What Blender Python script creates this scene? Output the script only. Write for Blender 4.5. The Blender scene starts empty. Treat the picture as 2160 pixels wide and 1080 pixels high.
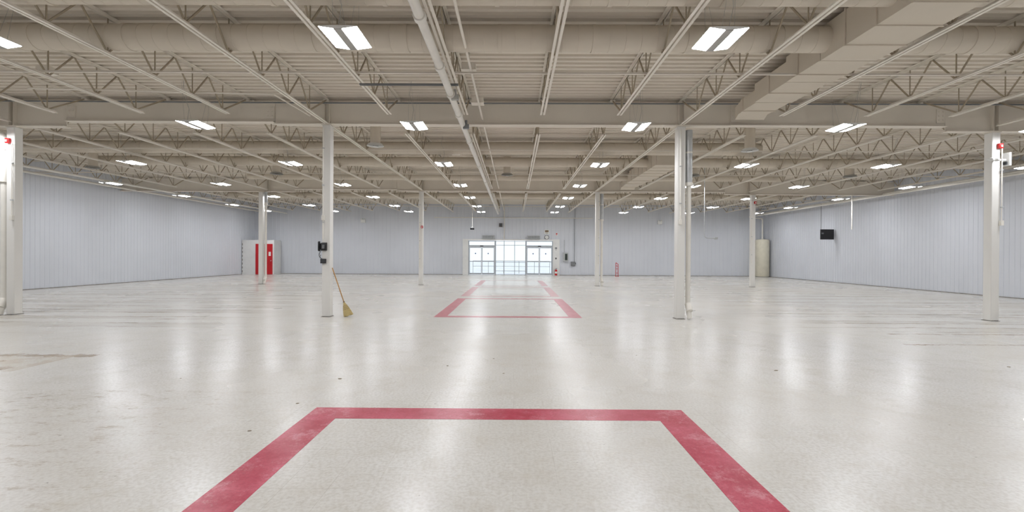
import bpy, math, random
from mathutils import Vector, Matrix
random.seed(4)
S=bpy.context.scene
COL=S.collection
try:
    S.view_settings.view_transform='Standard'
    S.view_settings.look='None'
except Exception: pass

# ---------------------------------------------------------------- materials
def srgb(r,g,b):
    f=lambda c:(c/255/12.92) if c/255<=0.04045 else ((c/255+0.055)/1.055)**2.4
    return (f(r),f(g),f(b),1)
def nd(nt,t,**kw):
    n=nt.nodes.new(t)
    for k,v in kw.items():
        setattr(n,k,v)
    return n
def math_(nt,op,a,b=None,clamp=False):
    n=nt.nodes.new('ShaderNodeMath'); n.operation=op; n.use_clamp=clamp
    for i,v in enumerate((a,b)):
        if v is None: continue
        if isinstance(v,(int,float)): n.inputs[i].default_value=v
        else: nt.links.new(v,n.inputs[i])
    return n.outputs[0]
def mix_(nt,fac,a,b):
    n=nt.nodes.new('ShaderNodeMix'); n.data_type='RGBA'
    if isinstance(fac,(int,float)): n.inputs[0].default_value=fac
    else: nt.links.new(fac,n.inputs[0])
    for idx,v in ((6,a),(7,b)):
        if isinstance(v,tuple): n.inputs[idx].default_value=v
        else: nt.links.new(v,n.inputs[idx])
    return n.outputs[2]
def noise_(nt,vec,scale,detail=4,rough=.55):
    n=nt.nodes.new('ShaderNodeTexNoise'); n.inputs['Scale'].default_value=scale
    n.inputs['Detail'].default_value=detail; n.inputs['Roughness'].default_value=rough
    if vec is not None: nt.links.new(vec,n.inputs['Vector'])
    return n.outputs['Fac']
def ramp_(nt,fac,lo,hi):
    n=nt.nodes.new('ShaderNodeMapRange'); n.clamp=True
    nt.links.new(fac,n.inputs[0]); n.inputs[1].default_value=lo; n.inputs[2].default_value=hi
    return n.outputs[0]
def scaled(nt,vec,s):
    n=nt.nodes.new('ShaderNodeMapping'); nt.links.new(vec,n.inputs['Vector']); n.inputs['Scale'].default_value=s
    return n.outputs[0]
def M(name,rgb,rough=.5,metal=0,var=.08,scale=3,dirt=None,emit=0,bump=0,stretch=(1,1,1)):
    m=bpy.data.materials.new(name); m.use_nodes=True; nt=m.node_tree
    b=nt.nodes['Principled BSDF']; b.inputs['Roughness'].default_value=rough; b.inputs['Metallic'].default_value=metal
    c=srgb(*rgb); tc=nd(nt,'ShaderNodeTexCoord'); v=scaled(nt,tc.outputs['Object'],stretch)
    f=noise_(nt,v,scale,2)
    dark=tuple(x*(1-var*2) for x in c[:3])+(1,) if dirt is None else srgb(*dirt)
    fac=ramp_(nt,f,.45,.8)
    col=mix_(nt,fac,c,dark)
    nt.links.new(col,b.inputs['Base Color'])
    if bump:
        bn=nd(nt,'ShaderNodeBump'); bn.inputs['Strength'].default_value=bump; nt.links.new(f,bn.inputs['Height']); nt.links.new(bn.outputs[0],b.inputs['Normal'])
    return m
m_deck=M('painted_deck',(227,218,204),.8,var=.02,scale=.8)
m_steel=M('painted_steel_beige',(235,228,216),.5,var=.03,scale=2)
m_web=M('shaded_web_steel',(170,157,135),.6,var=.06,scale=2)  # web bars darker and browner than the chords: joist shade put into the colour
m_girder=M('painted_girder',(228,220,207),.6,var=.04,scale=1.2)
m_duct=M('painted_duct',(213,203,187),.7,var=.03,scale=1.5)
m_col=M('column_paint',(231,229,224),.45,var=.05,scale=2,stretch=(1,1,.3))
m_wall=M('wall_panel_paint',(215,218,224),.7,var=.03,scale=.5)
m_trimw=M('white_trim',(232,232,229),.4,var=.04)
m_pipe=M('white_pipe',(230,226,217),.4,var=.05)
m_galv=M('galvanised',(190,192,192),.4,.4,var=.1,scale=8)
m_grey=M('grey_metal',(130,132,134),.4,.3,var=.08,scale=6)
m_lgrey=M('light_grey_metal',(176,174,168),.5,var=.08,scale=6)
m_dgrey=M('dark_metal',(70,72,74),.4,.3)
m_black=M('black_plastic',(22,22,24),.35,var=.1,scale=10)
m_red=M('red_paint',(196,22,32),.35,var=.06)
m_redgl=M('red_enamel',(200,20,25),.25,var=.04)
m_base=M('baseboard_vinyl',(150,146,140),.6,var=.2,scale=5)
m_alu=M('aluminium_frame',(180,186,192),.35,.2,var=.05)
m_tank=M('cream_tank',(222,216,196),.4,var=.06)
m_wood=M('wood_handle',(188,142,84),.5,var=.15,scale=12,stretch=(1,1,.1))
m_straw=M('straw',(204,184,130),.85,var=.2,scale=30,stretch=(3,3,.3),bump=.5)
m_paper=M('paper',(240,240,236),.7,var=.02)
m_brown=M('brown_box',(120,98,72),.5)
m_louv=M('louvre_grey',(120,122,124),.6)  # mid grey for the grille bars on the paler heater casing
m_green=M('panel_interior',(90,104,96),.5,var=.3,scale=30)
m_snow=M('snow_ground',(240,243,248),.9,var=.1,scale=.4)
m_blue=M('blue_sticker',(90,110,150),.5)
m_chip=M('debris_grit',(150,138,120),.9,var=.2,scale=40)
def emis(name,rgb,st):
    m=bpy.data.materials.new(name); m.use_nodes=True; nt=m.node_tree
    b=nt.nodes['Principled BSDF']; c=srgb(*rgb); b.inputs['Base Color'].default_value=c
    tc=nd(nt,'ShaderNodeTexCoord'); w=nd(nt,'ShaderNodeTexWave'); w.inputs['Scale'].default_value=2.6
    w.bands_direction='X'; nt.links.new(tc.outputs['Object'],w.inputs['Vector'])
    col=mix_(nt,math_(nt,'MULTIPLY',w.outputs['Fac'],.15),c,(c[0]*.8,c[1]*.8,c[2]*.82,1))
    nt.links.new(col,b.inputs['Emission Color']); b.inputs['Emission Strength'].default_value=st
    return m
m_lamp=emis('lamp_tube_glow',(248,250,255),69)
def glass():
    m=bpy.data.materials.new('door_glass'); m.use_nodes=True; nt=m.node_tree
    for n in list(nt.nodes):
        if n.type!='OUTPUT_MATERIAL': nt.nodes.remove(n)
    o=[n for n in nt.nodes if n.type=='OUTPUT_MATERIAL'][0]
    t=nd(nt,'ShaderNodeBsdfTransparent'); t.inputs[0].default_value=(.95,.975,.985,1)
    g=nd(nt,'ShaderNodeBsdfGlossy'); g.inputs['Roughness'].default_value=.05
    mx=nd(nt,'ShaderNodeMixShader'); mx.inputs[0].default_value=.06
    nt.links.new(t.outputs[0],mx.inputs[1]); nt.links.new(g.outputs[0],mx.inputs[2]); nt.links.new(mx.outputs[0],o.inputs[0])
    return m
m_glass=glass()

def floor_mat():
    m=bpy.data.materials.new('vinyl_tile_floor'); m.use_nodes=True; nt=m.node_tree; b=nt.nodes['Principled BSDF']
    tc=nd(nt,'ShaderNodeTexCoord'); P=tc.outputs['Object']
    sx=nd(nt,'ShaderNodeSeparateXYZ'); nt.links.new(P,sx.inputs[0]); X,Y=sx.outputs[0],sx.outputs[1]
    mul=lambda a,b:math_(nt,'MULTIPLY',a,b)
    T=.305
    tx=math_(nt,'DIVIDE',X,T); ty=math_(nt,'DIVIDE',Y,T)
    cx=nd(nt,'ShaderNodeCombineXYZ'); nt.links.new(math_(nt,'FLOOR',tx),cx.inputs[0]); nt.links.new(math_(nt,'FLOOR',ty),cx.inputs[1])
    wn=nd(nt,'ShaderNodeTexWhiteNoise'); nt.links.new(cx.outputs[0],wn.inputs['Vector'])
    fx=math_(nt,'ABSOLUTE',math_(nt,'SUBTRACT',math_(nt,'FRACT',tx),.5)); fy=math_(nt,'ABSOLUTE',math_(nt,'SUBTRACT',math_(nt,'FRACT',ty),.5))
    seam=math_(nt,'GREATER_THAN',math_(nt,'MAXIMUM',fx,fy),.493)
    big=noise_(nt,P,.22,3); med=noise_(nt,P,.9,4,.6); fine=noise_(nt,P,38,2); mot=noise_(nt,P,2.4,7,.78)
    col=mix_(nt,ramp_(nt,big,.35,.7),srgb(221,220,216),srgb(213,211,205))
    col=mix_(nt,mul(wn.outputs[0],.12),col,srgb(198,193,184))
    col=mix_(nt,mul(ramp_(nt,fine,.40,.66),.42),col,srgb(182,176,166))
    col=mix_(nt,mul(ramp_(nt,med,.42,.8),.3),col,srgb(190,183,170))
    col=mix_(nt,mul(ramp_(nt,mot,.50,.72),.38),col,srgb(180,170,152))
    seamn=mul(seam,mul(ramp_(nt,noise_(nt,P,.8,2),.46,.62),.32))
    col=mix_(nt,seamn,col,srgb(146,137,122))
    # shelving footprints : dull bands with darker grimy edge lines, broken up by wear
    ax=math_(nt,'ABSOLUTE',X)
    sw=mul(math_(nt,'SUBTRACT',noise_(nt,P,1.1,5,.75),.5),.42)
    t=math_(nt,'FRACT',math_(nt,'DIVIDE',math_(nt,'ADD',Y,sw),2.35))
    d1=math_(nt,'ABSOLUTE',math_(nt,'SUBTRACT',t,.22)); d2=math_(nt,'ABSOLUTE',math_(nt,'SUBTRACT',t,.68))
    rx=mul(ramp_(nt,ax,5.8,7.4),math_(nt,'LESS_THAN',ax,17.6))
    ry=mul(ramp_(nt,Y,8.6,10.0),math_(nt,'LESS_THAN',Y,33))
    rr=mul(rx,ry)
    band=math_(nt,'MAXIMUM',math_(nt,'LESS_THAN',d1,.12),math_(nt,'LESS_THAN',d2,.08))
    br=ramp_(nt,noise_(nt,scaled(nt,P,(.2,.8,1)),1.0,5,.7),.42,.60)
    col=mix_(nt,mul(mul(mul(band,rr),br),.5),col,srgb(170,162,146))
    edge=math_(nt,'MAXIMUM',math_(nt,'LESS_THAN',math_(nt,'ABSOLUTE',math_(nt,'SUBTRACT',d1,.12)),.026),math_(nt,'LESS_THAN',math_(nt,'ABSOLUTE',math_(nt,'SUBTRACT',d2,.08)),.022))
    br2=ramp_(nt,noise_(nt,scaled(nt,P,(.45,1.0,1)),1.0,6,.8),.43,.56)
    col=mix_(nt,mul(mul(mul(edge,rr),br2),.75),col,srgb(138,125,104))
    wob=mul(math_(nt,'SUBTRACT',noise_(nt,P,3.0,5,.75),.5),.4)
    Yw=math_(nt,'ADD',Y,wob)
    def rect(x0,x1,y0,y1):
        a=mul(math_(nt,'GREATER_THAN',X,x0),math_(nt,'LESS_THAN',X,x1))
        return mul(a,mul(math_(nt,'GREATER_THAN',Yw,y0),math_(nt,'LESS_THAN',Yw,y1)))
    st=None
    for r_ in [(-12,-6.25,6.84,7.0),(-12,-6.7,6.0,6.2),(-12,-7.2,6.4,6.55),(6.9,13,8.2,8.28),(7.5,13,9.3,9.4)]:
        q=rect(*r_); st=q if st is None else math_(nt,'MAXIMUM',st,q)
    st=mul(st,ramp_(nt,noise_(nt,P,2.6,6,.8),.38,.54))
    patch=mul(rect(-12,-6.5,6.0,6.95),ramp_(nt,noise_(nt,P,1.8,6,.75),.38,.56))
    col=mix_(nt,mul(patch,.5),col,srgb(178,160,132))
    col=mix_(nt,mul(st,.75),col,srgb(136,114,86))
    # scuffs
    sc=ramp_(nt,noise_(nt,P,5,8,.85),.57,.70)
    sc2=ramp_(nt,noise_(nt,P,.4,2),.46,.62)
    col=mix_(nt,mul(mul(sc,sc2),.6),col,srgb(146,132,110))
    sc3=mul(ramp_(nt,noise_(nt,scaled(nt,P,(1,2.5,1)),3,7,.85),.53,.64),mul(ramp_(nt,math_(nt,'MULTIPLY',X,-1),2.2,3.6),math_(nt,'LESS_THAN',Y,5.2)))
    col=mix_(nt,mul(sc3,.65),col,srgb(148,128,100))
    sp=ramp_(nt,noise_(nt,P,14,2,.7),.73,.77)
    col=mix_(nt,mul(sp,.6),col,srgb(110,102,90))
    nt.links.new(col,b.inputs['Base Color'])
    mr=nd(nt,'ShaderNodeMapRange'); nt.links.new(big,mr.inputs[0]); mr.inputs[1].default_value=.35; mr.inputs[2].default_value=.65; mr.inputs[3].default_value=.22; mr.inputs[4].default_value=.32
    nt.links.new(mr.outputs[0],b.inputs['Roughness']); b.inputs['Specular IOR Level'].default_value=.33
    return m
m_floor=floor_mat()
def mul_(nt,a,b): return math_(nt,'MULTIPLY',a,b)
def red_floor(name,pale):
    m=bpy.data.materials.new(name); m.use_nodes=True; nt=m.node_tree; b=nt.nodes['Principled BSDF']
    tc=nd(nt,'ShaderNodeTexCoord'); P=tc.outputs['Object']
    col=mix_(nt,ramp_(nt,noise_(nt,P,2.6,6,.75),.38,.66),srgb(172,32,62),srgb(200,88,110))
    col=mix_(nt,mul_(nt,ramp_(nt,noise_(nt,P,50,1),.5,.75),.35),col,srgb(140,22,48))
    col=mix_(nt,mul_(nt,ramp_(nt,noise_(nt,P,1.6,9,.88),.52,.62),.6),col,srgb(218,158,166))
    if pale: col=mix_(nt,pale,col,srgb(214,202,198))
    nt.links.new(col,b.inputs['Base Color']); b.inputs['Roughness'].default_value=.3; b.inputs['Specular IOR Level'].default_value=.35
    return m
m_redfl=red_floor('red_vinyl_tile',0); m_redfl2=red_floor('red_vinyl_tile_pale',.2); m_redfl3=red_floor('red_vinyl_tile_palest',.5)  # farther rectangles are mixed more toward a pale grey

# ---------------------------------------------------------------- mesh helper
import bmesh
class MB:
    def __init__(s): s.v=[]; s.f=[]; s.sm=[]
    def add(s,vs,fs,smooth=False):
        o=len(s.v); s.v+= [tuple(v) for v in vs]; s.f+=[tuple(i+o for i in f) for f in fs]; s.sm+=[smooth]*len(fs); return s
    def box(s,x0,x1,y0,y1,z0,z1):
        vs=[(x0,y0,z0),(x1,y0,z0),(x1,y1,z0),(x0,y1,z0),(x0,y0,z1),(x1,y0,z1),(x1,y1,z1),(x0,y1,z1)]
        return s.add(vs,[(0,3,2,1),(4,5,6,7),(0,1,5,4),(1,2,6,5),(2,3,7,6),(3,0,4,7)])
    def sweep(s,pts,r,n=10,smooth=True,radii=None):
        pts=[Vector(p) for p in pts]; N=len(pts)
        t0=(pts[1]-pts[0]).normalized()
        up=Vector((0,0,1)) if abs(t0.z)<.9 else Vector((1,0,0))
        u=t0.cross(up).normalized(); vs=[]
        for i,p in enumerate(pts):
            if i==0:t=t0
            elif i==N-1:t=(pts[i]-pts[i-1]).normalized()
            else:
                t=((pts[i]-pts[i-1]).normalized()+(pts[i+1]-pts[i]).normalized())
                t=t.normalized() if t.length>1e-6 else t0
            u=(u-t*u.dot(t)).normalized(); w=t.cross(u)
            rr=radii[i] if radii else r
            for j in range(n):
                a=2*math.pi*j/n+math.pi/n
                vs.append(p+u*math.cos(a)*rr+w*math.sin(a)*rr)
        fs=[]
        for i in range(N-1):
            for j in range(n):
                a=i*n+j; b=i*n+(j+1)%n; fs.append((a,b,b+n,a+n))
        o=len(s.v)
        s.add(vs,fs,smooth)
        s.f+=[tuple(o+i for i in reversed(range(n))),tuple(o+(N-1)*n+i for i in range(n))]; s.sm+=[False,False]
        return s
    def tube(s,a,b,r,n=10,smooth=True): return s.sweep([a,b],r,n,smooth)
    def prism(s,poly,axis,a,b):
        def mk(p,c):
            if axis=='x': return (c,p[0],p[1])
            if axis=='y': return (p[0],c,p[1])
            return (p[0],p[1],c)
        n=len(poly); vs=[mk(p,a) for p in poly]+[mk(p,b) for p in poly]
        fs=[(i,(i+1)%n,(i+1)%n+n,i+n) for i in range(n)]+[tuple(reversed(range(n))),tuple(range(n,2*n))]
        return s.add(vs,fs)
    def lathe(s,prof,c,n=24,smooth=True):
        vs=[];fs=[]
        for (r,z) in prof:
            for j in range(n):
                a=2*math.pi*j/n; vs.append((c[0]+r*math.cos(a),c[1]+r*math.sin(a),c[2]+z))
        for i in range(len(prof)-1):
            for j in range(n):
                a=i*n+j;b=i*n+(j+1)%n; fs.append((a,b,b+n,a+n))
        return s.add(vs,fs,smooth)
    def xf(s,Mx): s.v=[tuple(Mx@Vector(v)) for v in s.v]; return s
    def mesh(s,name,mat,recalc=True):
        me=bpy.data.meshes.new(name); me.from_pydata(s.v,[],s.f); me.validate()
        if len(me.polygons)==len(s.sm): me.polygons.foreach_set('use_smooth',s.sm)
        me.materials.append(mat)
        if recalc:
            bm=bmesh.new(); bm.from_mesh(me); bmesh.ops.recalc_face_normals(bm,faces=bm.faces); bm.to_mesh(me); bm.free()
        try: me.set_sharp_from_angle(angle=math.radians(40))
        except Exception: pass
        return me
def ob(name,mb,mat,parent=None,loc=(0,0,0),label=None,cat=None,kind=None,group=None,bevel=0):
    me=mb.mesh(name,mat) if isinstance(mb,MB) else mb
    o=bpy.data.objects.new(name,me); COL.objects.link(o); o.location=loc
    if parent: o.parent=parent
    if label: o['label']=label
    if cat: o['category']=cat
    if kind: o['kind']=kind
    if group: o['group']=group
    if bevel:
        b=o.modifiers.new('bevel','BEVEL'); b.width=bevel; b.segments=2; b.limit_method='ANGLE'
    return o
def root(name,loc,label,cat,group=None,rot=(0,0,0)):
    o=bpy.data.objects.new(name,None); COL.objects.link(o); o.location=loc; o.rotation_euler=rot; o.empty_display_size=.1
    o['label']=label; o['category']=cat
    if group:o['group']=group
    return o
def dup(r,loc,label=None):
    c=r.copy(); c.location=loc; COL.objects.link(c)
    if label:c['label']=label
    for ch in list(r.children):
        k=ch.copy(); k.parent=c; COL.objects.link(k)
    return c
def thing(name,mb,mat,label,cat,group=None,loc=(0,0,0),bevel=0):
    return ob(name,mb,mat,None,loc,label,cat,None,group,bevel)

XL,XR,YB,YF=-19.8,18.95,35.3,-5.0
ZD=5.35
G1,G2=11.42,23.3
# ---------------------------------------------------------------- shell
ob('floor',MB().box(XL-.2,XR+.2,YF-.2,YB+.2,-.1,0),m_floor,kind='structure')
d=MB(); prof=[]; y=YF-.15
while y<YB+.15:
    prof+=[(y,ZD),(y+.085,ZD),(y+.1,ZD+.055),(y+.175,ZD+.055)]; y+=.19
vs=[(XL-.15,p[0],p[1]) for p in prof]+[(XR+.15,p[0],p[1]) for p in prof]; n=len(prof)
d.add(vs,[(i,i+1,i+1+n,i+n) for i in range(n-1)])
d.box(XL-.15,XR+.15,YF-.15,YB+.15,ZD+.065,ZD+.16)
ob('ceiling',d,m_deck,kind='structure')
H=ZD+.04
def ribs(mb,axis,a,b,c,sgn,z0,z1,step=.2):
    k=a+step/2
    while k<b-.03:
        if axis=='x': mb.prism([(k-.022,c),(k-.012,c+sgn*.012),(k+.012,c+sgn*.012),(k+.022,c)],'z',z0,z1)
        else: mb.prism([(c,k-.022),(c+sgn*.012,k-.012),(c+sgn*.012,k+.012),(c,k+.022)],'z',z0,z1)
        k+=step
DX0,DX1,DZ=-3.9,3.4,2.72
w=MB().box(XL-.2,DX0,YB,YB+.2,0,H).box(DX1,XR+.2,YB,YB+.2,0,H).box(DX0,DX1,YB,YB+.2,DZ,H)
ribs(w,'x',XL,DX0,YB,-1,0,H,.3); ribs(w,'x',DX1,XR,YB,-1,0,H,.3); ribs(w,'x',DX0,DX1,YB,-1,DZ,H,.3)
ob('wall_back',w,m_wall,kind='structure')
w=MB().box(XL-.2,XL,YF,YB,0,H); ribs(w,'y',YF,YB,XL,1,0,H); ob('wall_left',w,m_wall,kind='structure')
w=MB().box(XR,XR+.2,YF,YB,0,H); ribs(w,'y',YF,YB,XR,-1,0,H); ob('wall_right',w,m_wall,kind='structure')
w=MB().box(XL-.2,XR+.2,YF-.2,YF,0,H); ribs(w,'x',XL,XR,YF,1,0,H,.6); ob('wall_front',w,m_wall,kind='structure')
ob('baseboard_left',MB().box(XL,XL+.03,YF,YB,0,.035),m_base,kind='structure')
ob('baseboard_right',MB().box(XR-.03,XR,YF,YB,0,.035),m_base,kind='structure')
ob('baseboard_back',MB().box(XL,DX0,YB-.03,YB,0,.035).box(DX1,XR,YB-.03,YB,0,.035),m_base,kind='structure')
ob('ground',MB().box(-60,60,YB+.25,120,-.25,-.05),m_snow,kind='structure')

# ---------------------------------------------------------------- girders
def ibeam(x0,x1,y,z0,z1):
    mb=MB(); w=.1
    mb.box(x0,x1,y-w,y+w,z0,z0+.018).box(x0,x1,y-w,y+w,z1-.018,z1).box(x0,x1,y-.008,y+.008,z0+.018,z1-.018)
    return mb
XC=[-12.35,-4.6,4.05,11.66]
segs=[(XL,-11.05,4.63),(-11.05,-5.9,4.76),(-5.9,5.25,4.71),(5.25,10.5,4.72),(10.5,XR,4.60)]
for gy in (G1,G2):
    for i,(a,b,z) in enumerate(segs):
        mb=ibeam(a+.004,b-.004,gy,z,5.26)
        for xx in XC:
            if a<xx<b:
                for s_ in (-.06,.06): mb.box(xx+s_-.006,xx+s_+.006,gy-.098,gy+.098,z,5.26)
        if i in(1,3):
            for e in (a+.12,b-.12): mb.box(e-.1,e+.1,gy-.03,gy+.03,z+.1,5.15)
            for e in (a+.12,b-.12):
                for zz in (.17,.27,.37):
                    for q in(-.05,.05): mb.tube((e+q,gy-.03,z+zz),(e+q,gy-.045,z+zz),.014,6)
        thing('roof_girder',mb,m_girder,'deep beige painted steel I-beam spanning across the columns','beam','main roof girders')
# ---------------------------------------------------------------- columns
def column(x,y,ztop,label):
    r=root('support_column',(x,y,0),label,'column','painted steel support columns')
    ob('shaft',MB().box(-.1,.1,-.1,.1,.012,ztop-.02),m_col,r,bevel=.012)
    ob('base_plate',MB().box(-.115,.115,-.115,.115,0,.012),m_base,r)
    ob('cap_plate',MB().box(-.13,.13,-.1,.1,ztop-.02,ztop),m_girder,r)
ZC=[4.63,4.71,4.71,4.60]
X2=[-12.72,-4.68,4.15,11.9]
for x,z in zip(XC,ZC): column(x,G1,z,'off-white square steel column with small base plate on tile floor')
for x,z in zip(X2,ZC): column(x,G2,z,'off-white square steel column with small base plate on tile floor')

# ---------------------------------------------------------------- joists
L=11.88; ZB=4.72
def chord(a,b,z,up):
    mb=MB()
    for sd in (-1,1):
        x0=sd*.014; x1=sd*.056
        xa,xb=min(x0,x1),max(x0,x1); xi=sd*.014
        if up:
            mb.box(xa,xb,a,b,z,z+.007); mb.box(min(xi,xi+sd*.007),max(xi,xi+sd*.007),a,b,z+.007,z+.05)
        else:
            mb.box(xa,xb,a,b,z-.007,z); mb.box(min(xi,xi+sd*.007),max(xi,xi+sd*.007),a,b,z-.05,z-.007)
    return mb
def joist_meshes(tie):
    e=.12 if tie else .85
    bc=chord(e,L-e,ZB,True)
    tcb=chord(.02,L-.02,ZD-.003,False); tcb.box(-.06,.06,0,.16,5.262,5.30).box(-.06,.06,L-.16,L,5.262,5.30)
    wb=MB(); zt=ZD-.035; zb=ZB+.03
    P=.98; nb=11; start=(L-(nb-1)*P)/2
    def bar(p,q,w=.016): wb.sweep([p,q],w,4,False)
    bar((0,.12,5.29),(0,start,zb),.02); bar((0,L-.12,5.29),(0,L-start,zb),.02)
    for i in range(nb):
        yb=start+i*P
        bar((0,yb,zb),(0,yb,zt),.011)
        if i<nb-1:
            bar((0,yb,zb),(0,yb+P/2,zt)); bar((0,yb+P/2,zt),(0,yb+P,zb))
    return bc.mesh('bottom_chord',m_steel),tcb.mesh('top_chord',m_steel),wb.mesh('web',m_web)
JM={False:joist_meshes(False),True:joist_meshes(True)}
XJ=[-18.35,-16.4,-14.4,-12.35,-10.5,-8.5,-6.55,-4.6,-2.86,-1.12,.62,2.36,4.05,6.03,7.94,9.85,11.66,13.66,15.57,17.48]
for by in (G1-L,G1,G2):
    for x in XJ:
        r=root('roof_joist',(x,by,0),'beige open-web steel roof joist with double-angle chords','roof joist','open-web roof joists')
        for nme,me in zip(('bottom_chord','top_chord','web'),JM[x in XC]): ob(nme,me,None,r)
for y in (3.2,8.3,14.4,18.8,27.2,31.3):
    thing('joist_bridging',MB().box(XL,XR,y-.018,y+.018,4.772,4.777).box(XL,XR,y-.003,y+.003,4.777,4.81),m_steel,'thin beige steel angle bridging tying the roof joists','bridging','joist bridging angles')
    thing('joist_bridging',MB().box(XL,XR,y+.1,y+.104,5.25,5.29).box(XL,XR,y+.1,y+.13,5.246,5.25),m_steel,'thin beige steel angle bridging tying the roof joists','bridging','joist bridging angles')

# ---------------------------------------------------------------- round ducts
def rduct(y,x0,x1,r,z=5.03):
    pts=[];rad=[]; h=(x1-x0)/2; i=0
    pts.append((-h,0,0)); rad.append(r); k=-h+.25
    while k<h-.1:
        ww,bb=(.03,.012) if i%6==5 else (.009,.005)
        for dx,rr in ((-ww-.001,0),(-ww,bb),(ww,bb),(ww+.001,0)): pts.append((k+dx,0,0)); rad.append(r+rr)
        k+=.25; i+=1
    pts.append((h,0,0)); rad.append(r)
    return thing('round_duct',MB().sweep(pts,r,32,True,rad),m_duct,'beige painted round seamed air duct running through the joists','air duct','round ceiling ducts',((x0+x1)/2,y,z))
rduct(6.17,XL+.05,XR-.05,.18,5.05)
rduct(7.5,XL+.05,XR-.05,.2)
rduct(15.25,XL+.05,8.0,.2)
rduct(17.5,-16,XR-.05,.17)
rduct(20.9,-12,12,.15)
rduct(27.6,-17,17,.16)
# ---------------------------------------------------------------- rectangular duct
def rectduct(y0):
    rt=root('rectangular_duct',(5.45,y0,5.0),'beige sheet-metal rectangular duct stepping down in size along its run','air duct','rectangular ceiling ducts')
    sg=[(6.4,7.15,-.35,.36,-.2,.08),(5.2,6.4,-.42,.38,-.22,.16),(4.2,5.2,-.46,.40,-.24,.22),(1.2,4.2,-.48,.42,-.26,.27)]
    for a,b,x0,x1,z0,z1 in sg:
        mb=MB().box(x0,x1,a,b,z0,z1); k=a+.02
        while k<b-.02:
            mb.box(x0-.02,x1+.02,k,k+.02,z0-.02,z1+.02); k+=.6
        ob('duct_section',mb,m_duct,rt)
    ob('duct_end_elbow',MB().prism([(7.15,-.2),(7.3,-.2),(7.45,-.28),(7.45,.0),(7.15,.08)],'x',-.33,.34),m_duct,rt)
rectduct(3.4); rectduct(15.1)

# ---------------------------------------------------------------- light fixtures
FZ=4.45
fr=root('light_fixture',(0,0,FZ),'white suspended high-bay lamp with two glowing diffuser strips','ceiling light','suspended high-bay lights')
hp=[(-.252,.034),(-.252,.044),(-.10,.05),(.10,.05),(.252,.044),(.252,.034),(.055,.006),(-.055,.006)]
ob('housing',MB().prism(hp,'y',-.308,.308),m_trimw,fr)
ob('center_spine',MB().box(-.054,.054,-.307,.307,-.004,.005),m_lgrey,fr)
for sx_ in (-1,1):
    mb=MB()
    for a,b in ((.058,.151),(.156,.251)):
        q=lambda x,y:(sx_*x,y,.006+.028*(x-.055)/.197-.003)
        fc=(0,1,2,3) if sx_>0 else (3,2,1,0)
        mb.add([q(a,-.307),q(a,.307),q(b,.307),q(b,-.307)],[fc])
    ob('lamp_diffuser',mb.mesh('lamp_diffuser',m_lamp,False),None,fr)
for sy in(-1,1):
    for sx_ in(-.08,.08): ob('suspension_wire',MB().tube((sx_,sy*.26,.045),(sx_*.2,sy*.46,.89),.0022,4),m_lgrey,fr)
ob('power_cord',MB().sweep([(0,-.28,.045),(.05,-.3,.3),(-.02,-.4,.6),(.03,-.44,.88)],.004,5),m_lgrey,fr)
FX=[-17.2,-12.5,-7.3,-2.3,2.75,7.5,12.0,16.7]; FY=[-2.5,1.9,6.3,10.6,15.1,19.7,23.9,28.2,32.0]
first=True
for y in FY:
    for x in FX:
        if y<3 and abs(x)>13: continue
        if first: fr.location=(x,y,FZ); first=False
        else: dup(fr,(x,y,FZ))

# ---------------------------------------------------------------- floor markings and debris
def mark(y0,y1,mat,lab,tf=.305,tb=.305):
    x0,x1,t=-1.98,1.68,.305
    mb=MB().box(x0,x1,y1-tb,y1,0,.002).box(x0,x1,y0,y0+tf,0,.002).box(x0,x0+t,y0+tf,y1-tb,0,.002).box(x1-t,x1,y0+tf,y1-tb,0,.002)
    thing('floor_marking',mb,mat,lab,'floor marking','red floor rectangles')
mark(-.25,4.66,m_redfl,'rectangular border of worn red tiles set in the floor')
mark(11.42,16.33,m_redfl2,'rectangular border of slightly paler red tiles set in the floor',.25,.2)
mark(17.17,22.07,m_redfl3,'rectangular border of pale pinkish red tiles set in the floor',.2,.12)
mark(22.9,27.8,m_redfl3,'rectangular border of pale pinkish red tiles set in the floor',.12,.12)
for x,y,s in ((-.92,6.44,.025),(-2.3,4.03,.022),(-2.23,4.78,.02),(-2.15,5.73,.03),(-4.1,5.7,.014),(-.13,6.05,.018),(3.55,6.3,.035),(7.0,6.6,.03),(1.9,7.2,.016),(-.3,6.9,.02)):
    k=7; rs=[random.uniform(.6,1.1)*s for _ in range(k)]; mb=MB()
    lo=[(rs[i]*math.cos(6.283*i/k),rs[i]*.7*math.sin(6.283*i/k)) for i in range(k)]
    vs=[(a,b,0) for a,b in lo]+[(a*.7,b*.7,s*.2) for a,b in lo]
    mb.add(vs,[(i,(i+1)%k,(i+1)%k+k,i+k) for i in range(k)]+[tuple(reversed(range(k))),tuple(range(k,2*k))])
    thing('debris_chip',mb,m_chip,'small brownish flake of debris lying on the tiles','debris','floor debris chips',(x,y,.001))

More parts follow.
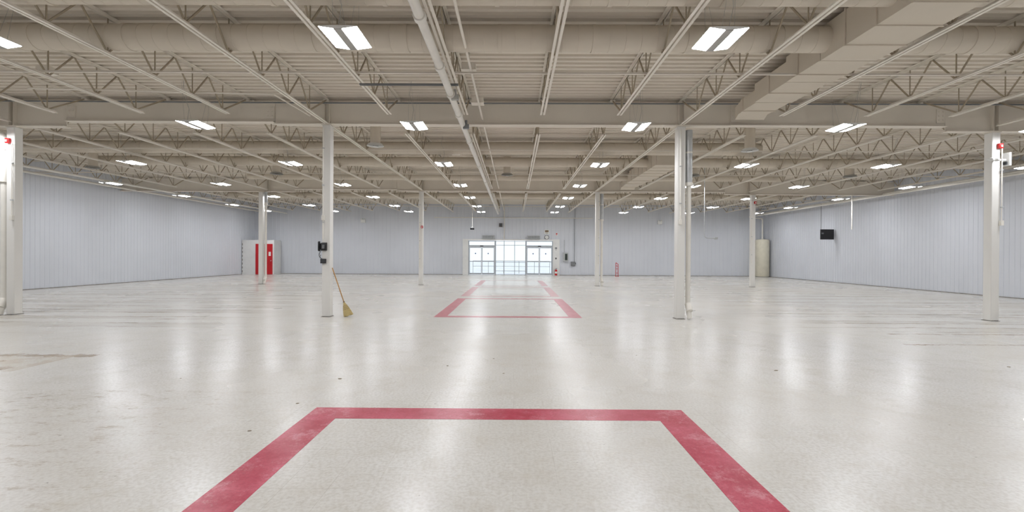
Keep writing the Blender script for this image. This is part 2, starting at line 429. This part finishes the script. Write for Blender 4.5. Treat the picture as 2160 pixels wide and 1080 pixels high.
# ---------------------------------------------------------------- pipes
def pipe(pts,r,label,mat=m_pipe,rings=None,cat='pipe',n=12,name='ceiling_pipe'):
    rt=thing(name,MB().sweep(pts,r,n),mat,label,cat)
    if rings:
        for p,ax in rings:
            dd=Vector(ax)*.05; p=Vector(p); ob('pipe_coupling',MB().tube(p-dd,p+dd,r*1.3,n),m_pipe,rt)
    return rt
pp=pipe([(-1.24,YF+.3,4.62),(-1.24,YB-.3,4.62)],.065,'white painted sprinkler main running beneath the roof joists',rings=[((-1.24,y,4.62),(0,1,0)) for y in (6.0,7.6,8.9,10.2,12.6,16,19.5,23,27,31)],n=16)
vb=MB().box(-.07,.07,-.04,.04,-.1,.0).tube((0,-.0,-.02),(0,0,.1),.03,8)
ob('pipe_valve',vb,m_lgrey,pp,loc=(-1.16,8.95,4.62)); ob('pipe_valve',vb,m_grey,pp,loc=(-1.16,11.0,4.62))
pipe([(-.8,YF+.3,4.86),(-.8,YB-.3,4.86)],.022,'slim beige conduit running between the roof joists',m_steel,n=8)
W='white pipe running high beside the panelled wall'
pipe([(17.75,YF+.3,4.5),(17.75,YB-.1,4.5)],.045,W)
pipe([(18.4,YF+.3,4.68),(18.4,YB-.1,4.68)],.05,W)
pipe([(-17.3,YF+.3,4.58),(-17.3,YB-.1,4.58)],.04,W)
pipe([(-19.0,YF+.3,4.66),(-19.0,YB-.1,4.66)],.05,W)
pipe([(-6.1,YB-.1,4.33),(5.9,YB-.1,4.33)],.03,'thin white pipe fixed along the panelled wall above the doors')
pipe([(XL+.1,11.2,5.22),(-4.9,11.22,5.19),(XR-.1,11.2,5.22)],.018,'dark cable conduit strung along the girder',m_grey,n=8,name='cable_conduit',cat='conduit')
pipe([(XL+.1,12.0,5.0),(XR-.1,12.0,5.0)],.02,'beige conduit crossing the joists',m_steel,n=8,name='cable_conduit',cat='conduit')
pipe([(-9.8,9.3,4.84),(-5.0,9.6,4.84),(-4.9,11.1,4.84)],.018,'beige conduit crossing the joists',m_steel,n=8,name='cable_conduit',cat='conduit')
thing('strut_channel',MB().box(-2.9,-1.06,8.63,8.68,4.698,4.719).box(-2.9,-1.06,8.63,8.637,4.69,4.698).box(-2.9,-1.06,8.673,8.68,4.69,4.698),m_grey,'grey slotted steel strut hung under the joists','strut')
for (x,y,z) in ((-.86,8.6,5.0),(-.84,10.4,4.98),(-8.9,8.8,5.0),(-2.0,15.75,5.0)):
    r=root('junction_box',(x,y,z),'beige metal electrical junction box among the joists','electrical box','ceiling junction boxes')
    ob('body',MB().box(-.13,.13,-.1,.1,-.06,.06),m_steel,r,bevel=.005); ob('cover',MB().box(-.14,.14,-.11,.11,-.068,-.06),m_steel,r)
    ob('conduit',MB().tube((.0,0,.06),(.0,0,.36),.012,6),m_steel,r)
def diffuser(x,y,mat,lab,r=.24,z=4.64):
    rt=root('air_diffuser',(x,y,z),lab,'air vent','round ceiling diffusers')
    mb=MB()
    for k in range(4):
        rr=r*(1-.22*k); mb.lathe([(rr,.02*k),(rr*.8,.06+.02*k),(rr*.78,.06+.02*k),(rr*.97,-.004+.02*k)],(0,0,-.02*k),28)
    mb.lathe([(0.001,-.03),(r*.3,-.03),(r*.3,-.015),(.001,-.0)],(0,0,0),20)
    ob('louvre_rings',mb,mat,rt)
    ob('neck',MB().lathe([(r*.6,.06),(r*.6,.71),(.01,.71)],(0,0,0),24),m_duct,rt)
for x,y,l in ((-4.0,13.3,0),(6.9,13.7,0),(-9.3,18.1,1),(-.3,18.1,1),(6.95,18.1,1),(13.0,18.1,1),(-15.5,17.0,1)):
    diffuser(x,y,m_lgrey if l else m_trimw,'grey round ceiling air diffuser' if l else 'cream round ceiling air diffuser')

# ---------------------------------------------------------------- column services
def col_conduit(x,y,z0,z1,boxz,mat=m_pipe,lab='white conduit with outlet box fixed to a column'):
    rt=root('column_conduit',(x,y,0),lab,'conduit','column conduits')
    ob('tube',MB().tube((0,0,z0),(0,0,z1),.014,8),mat,rt)
    ob('outlet_box',MB().box(-.035,.035,-.03,.03,boxz-.06,boxz+.06),mat,rt,bevel=.005)
    z=z0+.4
    while z<z1: ob('clamp',MB().box(-.028,.028,-.016,.016,z,z+.025),m_galv,rt); z+=.9
y1=G1-.135; y2=G2-.135
col_conduit(-4.66,y1,1.9,4.6,2.42)
col_conduit(4.02,y1,2.4,4.6,2.36)
col_conduit(-12.28,y1,2.4,4.2,2.38)
col_conduit(11.76,y1,2.35,4.2,2.38)
col_conduit(-4.72,y2,.9,4.6,3.0)
col_conduit(4.2,y2,1.1,4.6,2.6)
col_conduit(11.8,y2,1.2,4.6,2.4)
def alarm(x,y,z):
    r=root('fire_alarm_strobe',(x,y,z),'small red fire alarm horn strobe mounted on a column','fire alarm','red fire alarms')
    ob('body',MB().box(-.05,.05,-.03,.035,-.06,.06),m_redgl,r,bevel=.008)
    ob('strobe_lens',MB().box(-.02,.02,-.045,-.03,-.03,.02),m_trimw,r)
alarm(-12.38,G1-.135,4.26); alarm(11.72,G1-.135,4.24); alarm(11.96,G2-.135,4.2); alarm(-4.62,G2-.135,2.9)
def drain(x,y,rtop,rlow,ztr,lab,ztop=4.62,left=False):
    r=root('drain_pipe',(x,y,0),lab,'pipe')
    ob('lower_pipe',MB().sweep([(.0,-.12,.02),(.0,-.10,.12),(0,-.03,.24),(0,0,.34),(0,0,ztr)],rlow,14),m_pipe,r)
    ob('cleanout_elbow',MB().sweep([(0,.0,.36),(.0,-.06,.30),(0,-.13,.2)],rlow*1.3,14),m_pipe,r)
    if left: pts=[(0,0,ztr),(0,0,4.25),(-.05,0,4.4),(-.2,0,4.5),(-1.5,0,4.52)]
    else: pts=[(0,0,ztr),(0,0,ztop)]
    ob('upper_pipe',MB().sweep(pts,rtop,14),m_pipe if left else m_galv,r)
    ob('joint_ring',MB().tube((0,0,ztr-.04),(0,0,ztr+.04),rtop*1.15,14),m_pipe,r)
    ob('joint_ring',MB().tube((0,0,4.05),(0,0,4.09),rtop*1.1,14),m_pipe,r)
drain(4.27,G1+.02,.085,.06,3.3,'white drain pipe with wrapped silver upper length beside a column')
drain(-12.58,G1-.02,.09,.075,3.3,'thick white drain pipe with elbow beside a column',left=True)
drain(4.37,G2,.08,.06,3.3,'white drain pipe with wrapped silver upper length beside a column')
drain(-12.5,G2,.07,.05,4.0,'white drain pipe beside a column')

r=root('wall_telephone',(-4.68,G1-.1,1.72),'black telephone handset station with coiled cord on a white column','telephone')
ob('body',MB().prism([(0,-.1),(0,.1),(-.05,.09),(-.08,-.06),(-.07,-.1)],'x',-.02,.11),m_black,r,bevel=.006)
ob('keypad',MB().box(.015,.075,-.088,-.07,-.05,.04),m_grey,r)
ob('handset',MB().sweep([(-.06,-.05,.105),(-.06,-.085,.1),(-.06,-.10,.05),(-.06,-.1,-.04),(-.06,-.08,-.09),(-.06,-.045,-.095)],.02,8,radii=[.026,.026,.017,.017,.026,.026]),m_black,r)
ob('cradle',MB().box(-.085,-.03,-.05,0,-.08,.08),m_black,r)
cp=[(-.02+.012*math.cos(i*.9)-.05*math.sin(i/60*math.pi),-.04+.012*math.sin(i*.9),-.1-.2*i/60) for i in range(61)]
ob('cord',MB().sweep(cp,.004,5),m_black,r)
r=root('wall_jack_box',(-4.66,G1-.1,1.36),'small black connection box with cable on a white column','electrical box')
ob('body',MB().box(-.06,.07,-.05,0,-.05,.06),m_black,r,bevel=.005); ob('lid',MB().box(-.05,.06,-.056,-.05,-.04,.05),m_dgrey,r)
ob('cable',MB().sweep([(-.02,-.03,.06),(-.07,-.05,.1),(-.05,-.04,.16)],.006,6),m_black,r)

# broom
base=Vector((-4.06,G1-.02,0)); top=Vector((-4.475,G1-.02,1.2)); ax=(top-base).normalized()
r=root('broom',base,'corn broom with wooden handle and straw bristles leaning on a column','broom')
r.rotation_mode='QUATERNION'; r.rotation_quaternion=ax.to_track_quat('Z','Y')
Lb=(top-base).length
ob('handle',MB().tube((0,0,.33),(0,0,Lb),.0125,12),m_wood,r)
def bring(w,t,n=40):
    out=[]
    for i in range(n):
        a=2*math.pi*i/n; k=1+(.06 if i%2 else -.04)
        out.append((math.copysign(abs(math.cos(a))**.6,math.cos(a))*w*k,math.copysign(abs(math.sin(a))**.7,math.sin(a))*t*k))
    return out
bm_=MB(); lv=[(0.03,.112,.045),(.1,.1,.045),(.18,.08,.04),(.26,.058,.034),(.32,.034,.028),(.37,.018,.018)]
vs=[];fs=[];N=40
for k,(z,wd,t) in enumerate(lv):
    for i,(a,b) in enumerate(bring(wd,t)):
        zz=z+(random.uniform(-.012,.01) if k==0 else 0)
        vs.append((b,a,zz))
for k in range(len(lv)-1):
    for i in range(N):
        a=k*N+i;b=k*N+(i+1)%N; fs.append((a,b,b+N,a+N))
fs.append(tuple(range(N))); bm_.add(vs,fs)
for i in range(60):
    a=random.uniform(-1,1); b=random.uniform(-1,1)
    bm_.sweep([(b*.03,a*.085,.12),(b*.045,a*.115,random.uniform(.01,.04))],.0025,4,False)
ob('bristle_head',bm_,m_straw,r)
st=MB()
for z,wd,t in ((.2,.078,.042),(.24,.067,.039),(.28,.053,.034)):
    rr=bring(wd,t); st.add([(b,a,z) for a,b in rr]+[(b,a,z+.006) for a,b in rr],[(i,(i+1)%N,(i+1)%N+N,i+N) for i in range(N)])
st.tube((0,0,.345),(0,0,.4),.019,12)
ob('binding',st,m_brown,r)

# ---------------------------------------------------------------- entrance
ob('trim_1',MB().box(-3.92,-3.5,YB-.08,YB+.2,0,2.72),m_trimw,kind='structure')
ob('trim_2',MB().box(2.92,3.42,YB-.08,YB+.2,0,2.72),m_trimw,kind='structure')
ob('trim_3',MB().box(-3.5,2.92,YB-.08,YB+.2,2.62,2.72),m_trimw,kind='structure')
def slide(nm,x0,x1):
    r=bpy.data.objects.new(nm,None); COL.objects.link(r); r.location=((x0+x1)/2,YB+.05,0); r['kind']='structure'
    h=(x1-x0)/2
    ob('door_frame',MB().box(-h,-h+.06,-.06,.1,0,2.6).box(h-.06,h,-.06,.1,0,2.6).box(-h+.06,h-.06,-.06,.1,2.54,2.6),m_alu,r)
    ob('header_box',MB().box(-h+.06,h-.06,-.12,.08,2.12,2.25),m_alu,r,bevel=.01)
    ob('transom_glass',MB().box(-h+.06,h-.06,.02,.03,2.25,2.54),m_glass,r)
    ob('motion_sensor',MB().box(-.12,.12,-.17,-.12,2.16,2.22),m_black,r,bevel=.01)
    for s in(-1,1):
        a,b=sorted((s*.01,s*(h-.07))); yy=-.02
        lf=MB().box(a,a+.045,yy-.02,yy+.02,.02,2.11).box(b-.045,b,yy-.02,yy+.02,.02,2.11).box(a+.045,b-.045,yy-.02,yy+.02,2.05,2.11).box(a+.045,b-.045,yy-.02,yy+.02,.02,.14).box(a+.045,b-.045,yy-.02,yy+.02,.99,1.04)
        L_=ob('door_leaf',lf,m_alu,r)
        ob('glass',MB().box(a+.045,b-.045,yy-.004,yy+.004,.14,2.05),m_glass,L_)
        cxx=(a+b)/2
        sk=MB().lathe([(.001,0),(.05,0),(.05,.004),(.001,.004)],(0,0,0),20).xf(Matrix.Translation((cxx,yy-.006,1.62))@Matrix.Rotation(math.pi/2,4,'X'))
        ob('door_sticker',sk,m_blue,L_)
slide('door_1',-3.5,-1.45); slide('door_2',.88,2.92)
r=bpy.data.objects.new('window_1',None); COL.objects.link(r); r.location=(0,YB+.05,0); r['kind']='structure'
fr_=MB(); xs=[-1.45,-.78,.02,.88]
for i,x in enumerate(xs): fr_.box(x-.022,x+.022,-.05,.08,0,2.6) if 0<i<3 else fr_.box(x if i==0 else x-.05,x+.05 if i==0 else x,-.05,.08,0,2.6)
for z in (0,.28,.95,2.24,2.54): fr_.box(-1.40,.83,-.04,.06,z,z+.035)
ob('frame',fr_,m_alu,r); ob('glass',MB().box(-1.40,.83,.005,.015,.05,2.56),m_glass,r)
r=root('handrail',(-1,YB+4,-.05),'grey tubular handrail standing on snowy ground outside','handrail')
for x in(-2.5,-1.2,.1,1.4,2.7,4): ob('post',MB().tube((x,0,0),(x,0,1.05),.022,8),m_lgrey,r)
ob('rail',MB().tube((-2.5,0,1.05),(4,0,1.05),.022,8),m_lgrey,r); ob('rail',MB().tube((-2.5,0,.6),(4,0,.6),.018,8),m_lgrey,r)

for x0,x1 in ((-2.45,-1.5),(.97,1.95)):
    r=root('air_curtain_heater',((x0+x1)/2,YB-.135,2.86),'grey louvred air curtain heater mounted above the doors','heater','entrance heaters')
    h=(x1-x0)/2
    ob('casing',MB().box(-h,h,-.12,.12,-.12,.14),m_galv,r,bevel=.015)
    mb=MB()
    for k in range(14):
        xx=-h+.08+k*(2*h-.16)/13; mb.box(xx-.018,xx+.018,-.13,-.12,-.08,.1)
    ob('louvre_grille',mb,m_louv,r)
pipe([(-.78,YB-.06,2.72),(-.78,YB-.06,5.36)],.04,'slender white vertical post rising above the doorway',n=10,name='door_post',cat='post')
r=root('wall_speaker',(-1.05,YB-.095,3.78),'small brown box speaker on the panelled wall','speaker')
ob('cabinet',MB().box(-.12,.12,-.08,.08,-.14,.14),m_brown,r,bevel=.01); ob('grille',MB().box(-.1,.1,-.09,-.08,-.12,.12),m_dgrey,r)
r=root('wall_clock',(2.45,YB-.015,2.88),'round white wall clock with dark rim','clock')
RX=Matrix.Rotation(math.pi/2,4,'X')
ob('rim',MB().lathe([(.14,0),(.17,0),(.17,.045),(.145,.05),(.14,.03)],(0,0,0),32).xf(RX),m_dgrey,r)
ob('face',MB().lathe([(.001,.03),(.142,.03),(.142,.0),(.001,0)],(0,0,0),32).xf(RX),m_paper,r)
mb=MB()
for k in range(12):
    a=k*math.pi/6; mb.tube((.115*math.sin(a),-.033,.115*math.cos(a)),(.13*math.sin(a),-.033,.13*math.cos(a)),.004,4)
ob('hour_marks',mb,m_black,r)
ob('hand',MB().tube((0,-.036,0),(.06,-.036,.03),.006,4),m_black,r); ob('hand',MB().tube((0,-.036,0),(-.02,-.036,.1),.004,4),m_black,r)
def sign(x,z,w,h,lab,accent,y=YB-.025):
    r=root('wall_sign',(x,y,z),lab,'sign','wall notices')
    ob('board',MB().box(-w/2,w/2,-.01,.01,-h/2,h/2),m_paper,r)
    ob('printed_band',MB().box(-w*.38,w*.38,-.013,-.01,-h*.05,h*.38).box(-w*.3,w*.3,-.013,-.01,-h*.32,-h*.22),accent,r)
sign(2.45,3.28,.36,.34,'white notice board sign with brownish print above the clock',m_brown)
sign(3.2,3.1,.14,.24,'small white and red notice on the wall',m_red)
sign(3.15,2.0,.22,.32,'white notice sheet beside the entrance',m_grey,YB-.09)
sign(3.15,1.25,.16,.22,'small white notice sheet beside the entrance',m_dgrey,YB-.09)
r=root('breaker_box',(3.88,YB-.085,1.38),'grey open electrical breaker box with greenish interior on the wall','electrical box')
ob('box',MB().box(-.19,.19,-.07,.07,-.34,.34),m_galv,r,bevel=.01); ob('interior',MB().box(-.06,.14,-.075,-.07,-.24,.26),m_green,r)
for k in range(6): ob('breaker',MB().box(-.02,.1,-.085,-.075,-.18+k*.07,-.14+k*.07),m_black,r)
ob('conduit',MB().tube((-.1,.02,.34),(-.1,.02,1.3),.015,8),m_galv,r)
r=root('electrical_disconnect',(4.45,YB-.075,.88),'grey electrical disconnect box with conduit on the wall','electrical box')
ob('box',MB().box(-.17,.17,-.06,.06,-.16,.16),m_grey,r,bevel=.01); ob('lever',MB().box(.17,.2,-.08,-.02,-.05,.08),m_dgrey,r)
ob('conduit',MB().sweep([(.1,0,.16),(.1,0,3.3),(.13,0,3.5),(.13,0,4.3)],.018,8),m_grey,r)
r=root('fire_extinguisher',(3.15,YB-.25,0),'red fire extinguisher standing beside the entrance','fire extinguisher')
ob('cylinder',MB().lathe([(.001,0),(.09,0),(.095,.02),(.095,.36),(.07,.42),(.025,.45),(.001,.45)],(0,0,0),24),m_redgl,r)
ob('valve',MB().tube((0,0,.45),(0,0,.5),.022,10).box(-.02,.09,-.012,.012,.5,.515).box(-.02,.08,-.012,.012,.53,.54),m_black,r)
ob('hose',MB().sweep([(-.02,0,.48),(-.1,0,.46),(-.12,0,.35),(-.11,0,.15)],.012,8),m_black,r)
ob('label_band',MB().lathe([(.0955,.14),(.097,.15),(.097,.28),(.0955,.29)],(0,0,0),24),m_paper,r)
r=root('red_metal_stand',(7.5,33.9,0),'slim red tubular metal stand on the tile floor','stand')
ob('upright',MB().tube((-.1,0,.02),(-.1,0,1.0),.022,8),m_red,r); ob('upright',MB().tube((.06,0,.02),(.06,0,.9),.022,8),m_red,r)
for p,q,rr in (((-.1,0,1.0),(.06,0,.9),.022),((-.1,0,.55),(.06,0,.55),.018),((-.1,0,.25),(.06,0,.25),.018),((-.1,0,.78),(.06,0,.74),.018)): ob('crossbar',MB().tube(p,q,rr,8),m_red,r)
ob('foot',MB().box(-.13,-.07,-.2,.2,0,.03),m_red,r); ob('foot',MB().box(.03,.09,-.2,.2,0,.03),m_red,r)
for x in (-11.5,11.0):
    r=root('emergency_light',(x,YB-.065,4.02),'white twin-head emergency light box on the panelled wall','emergency light','emergency lights')
    ob('battery_box',MB().box(-.17,.17,-.05,.05,-.11,.11),m_trimw,r,bevel=.01)
    for s in(-1,1): ob('lamp_head',MB().lathe([(.001,0),(.05,0),(.05,.05),(.02,.08),(.001,.08)],(0,0,0),16).xf(Matrix.Translation((s*.1,-.02,.16))@RX),m_trimw,r)
r=root('exit_sign',(11.93,G1-.05,3.92),'white exit sign box seen edge-on beside a column','exit sign')
ob('housing',MB().box(.0,.05,-.1,.1,-.15,.17),m_trimw,r,bevel=.008); ob('bracket',MB().box(-.17,.0,-.02,.02,-.02,.02),m_trimw,r)
ob('indicator_box',MB().box(-.03,.0,-.05,.03,-.12,-.05),m_dgrey,r)
r=root('emergency_light',(11.5,G1-.16,3.9),'pair of small round emergency lamp heads on a column','emergency light','emergency lights')
for s in(-.06,.06): ob('lamp_head',MB().lathe([(.001,0),(.045,0),(.045,.05),(.02,.08),(.001,.08)],(0,0,0),16).xf(Matrix.Translation((s,-.02,0))@RX),m_trimw,r)
ob('bracket',MB().box(-.1,.1,-.02,.06,-.02,.02),m_trimw,r)
r=root('hanging_camera',(-3.0,33.0,0),'dark security camera hanging on a thin white pole','security camera')
ob('pole',MB().tube((0,0,3.5),(0,0,5.35),.018,8),m_pipe,r)
ob('camera_body',MB().box(-.14,.14,-.12,.12,3.3,3.42),m_black,r,bevel=.02)
ob('mount',MB().box(-.05,.05,-.05,.05,3.42,3.52),m_trimw,r); ob('lens',MB().tube((0,-.12,3.36),(0,-.16,3.36),.035,12),m_dgrey,r)
pipe([(8.15,20,5.36),(8.15,20,2.5),(8.18,20,2.36),(8.28,20,2.3),(8.6,20,2.29)],.015,'thin grey drop conduit hanging from the joists',m_galv,n=8,name='drop_conduit',cat='conduit')
thing('outlet_box',MB().box(8.6,8.72,19.95,20.05,2.25,2.34),m_galv,'grey outlet box at the end of a drop conduit','electrical box',bevel=.005)
pipe([(17.5,24.2,5.36),(17.5,24.2,2.95)],.03,'white tube hanging down from the ceiling',n=10,name='hanging_tube',cat='pipe')
r=root('wall_monitor',(18.5,27.6,2.85),'black monitor on a ceiling drop bracket near the panelled wall','monitor')
ob('screen_case',MB().box(-.38,.38,-.05,.05,-.3,.3),m_black,r,bevel=.01)
ob('screen',MB().box(-.35,.35,-.054,-.05,-.27,.27),m_black,r)
ob('wall_arm',MB().box(-.04,.43,.05,.09,-.03,.03),m_dgrey,r)
ob('support_pole',MB().tube((-.3,.08,.3),(-.3,.08,1.8),.015,8).box(-.36,-.24,-.07,-.055,.02,.1),m_grey,r)
# booth
r=root('corner_booth',(-18.7,34.4,0),'white painted corner booth with red door','booth')
fy=33.6-34.4
pl=[(-1.06,.86),(-1.06,fy),(1.27,fy),(.95,.86)]
ob('booth_wall',MB().prism(pl,'z',0,2.5),m_trimw,r)
ob('booth_door',MB().box(-.05,1.17,fy-.04,fy,.02,2.22),m_red,r)
ob('door_notice',MB().box(.9,1.06,fy-.046,fy-.04,1.35,1.65),m_paper,r)
ob('door_knob',MB().tube((1.08,fy-.04,1.0),(1.08,fy-.1,1.0),.03,12),m_galv,r)
for k in range(8): ob('stripe_mark',MB().box(-1.05,-1.0,fy-.006,fy,.15+k*.28,.3+k*.28),m_base,r)
r=root('storage_tank',(18.36,34.5,0),'tall cream cylindrical water tank in the corner','water tank')
ob('tank_body',MB().lathe([(.001,.04),(.45,.04),(.47,.07),(.47,2.68),(.45,2.75),(.25,2.79),(.001,2.8)],(0,0,0),36),m_tank,r)
ob('tank_pipe',MB().sweep([(0,0,2.78),(0,0,4.2),(-.05,0,4.32),(-.6,0,4.35)],.05,12),m_pipe,r)
ob('tank_foot',MB().lathe([(.001,0),(.4,0),(.4,.05),(.001,.05)],(0,0,0),30),m_lgrey,r)

# ---------------------------------------------------------------- world
wd=bpy.data.worlds.new('World'); S.world=wd; wd.use_nodes=True
bg=wd.node_tree.nodes['Background']; sky=wd.node_tree.nodes.new('ShaderNodeTexSky'); sky.sky_type='HOSEK_WILKIE'; sky.turbidity=9; sky.sun_direction=(0,-.3,.95)
mx=wd.node_tree.nodes.new('ShaderNodeMix'); mx.data_type='RGBA'; mx.inputs[0].default_value=.93; mx.inputs[7].default_value=(.92,.96,1,1)
wd.node_tree.links.new(sky.outputs[0],mx.inputs[6]); wd.node_tree.links.new(mx.outputs[2],bg.inputs[0]); bg.inputs[1].default_value=1.4

# ---------------------------------------------------------------- camera
cd=bpy.data.cameras.new('camera'); cam=bpy.data.objects.new('camera',cd); COL.objects.link(cam)
cd.sensor_width=36; cd.lens=36*980/2160; cd.clip_end=300
R=Matrix.Rotation(math.radians(.29),4,'Z')@Matrix.Rotation(math.radians(90-.175),4,'X')@Matrix.Rotation(math.radians(.33),4,'Z')
cam.matrix_world=Matrix.Translation((0,0,1.55))@R
S.camera=cam
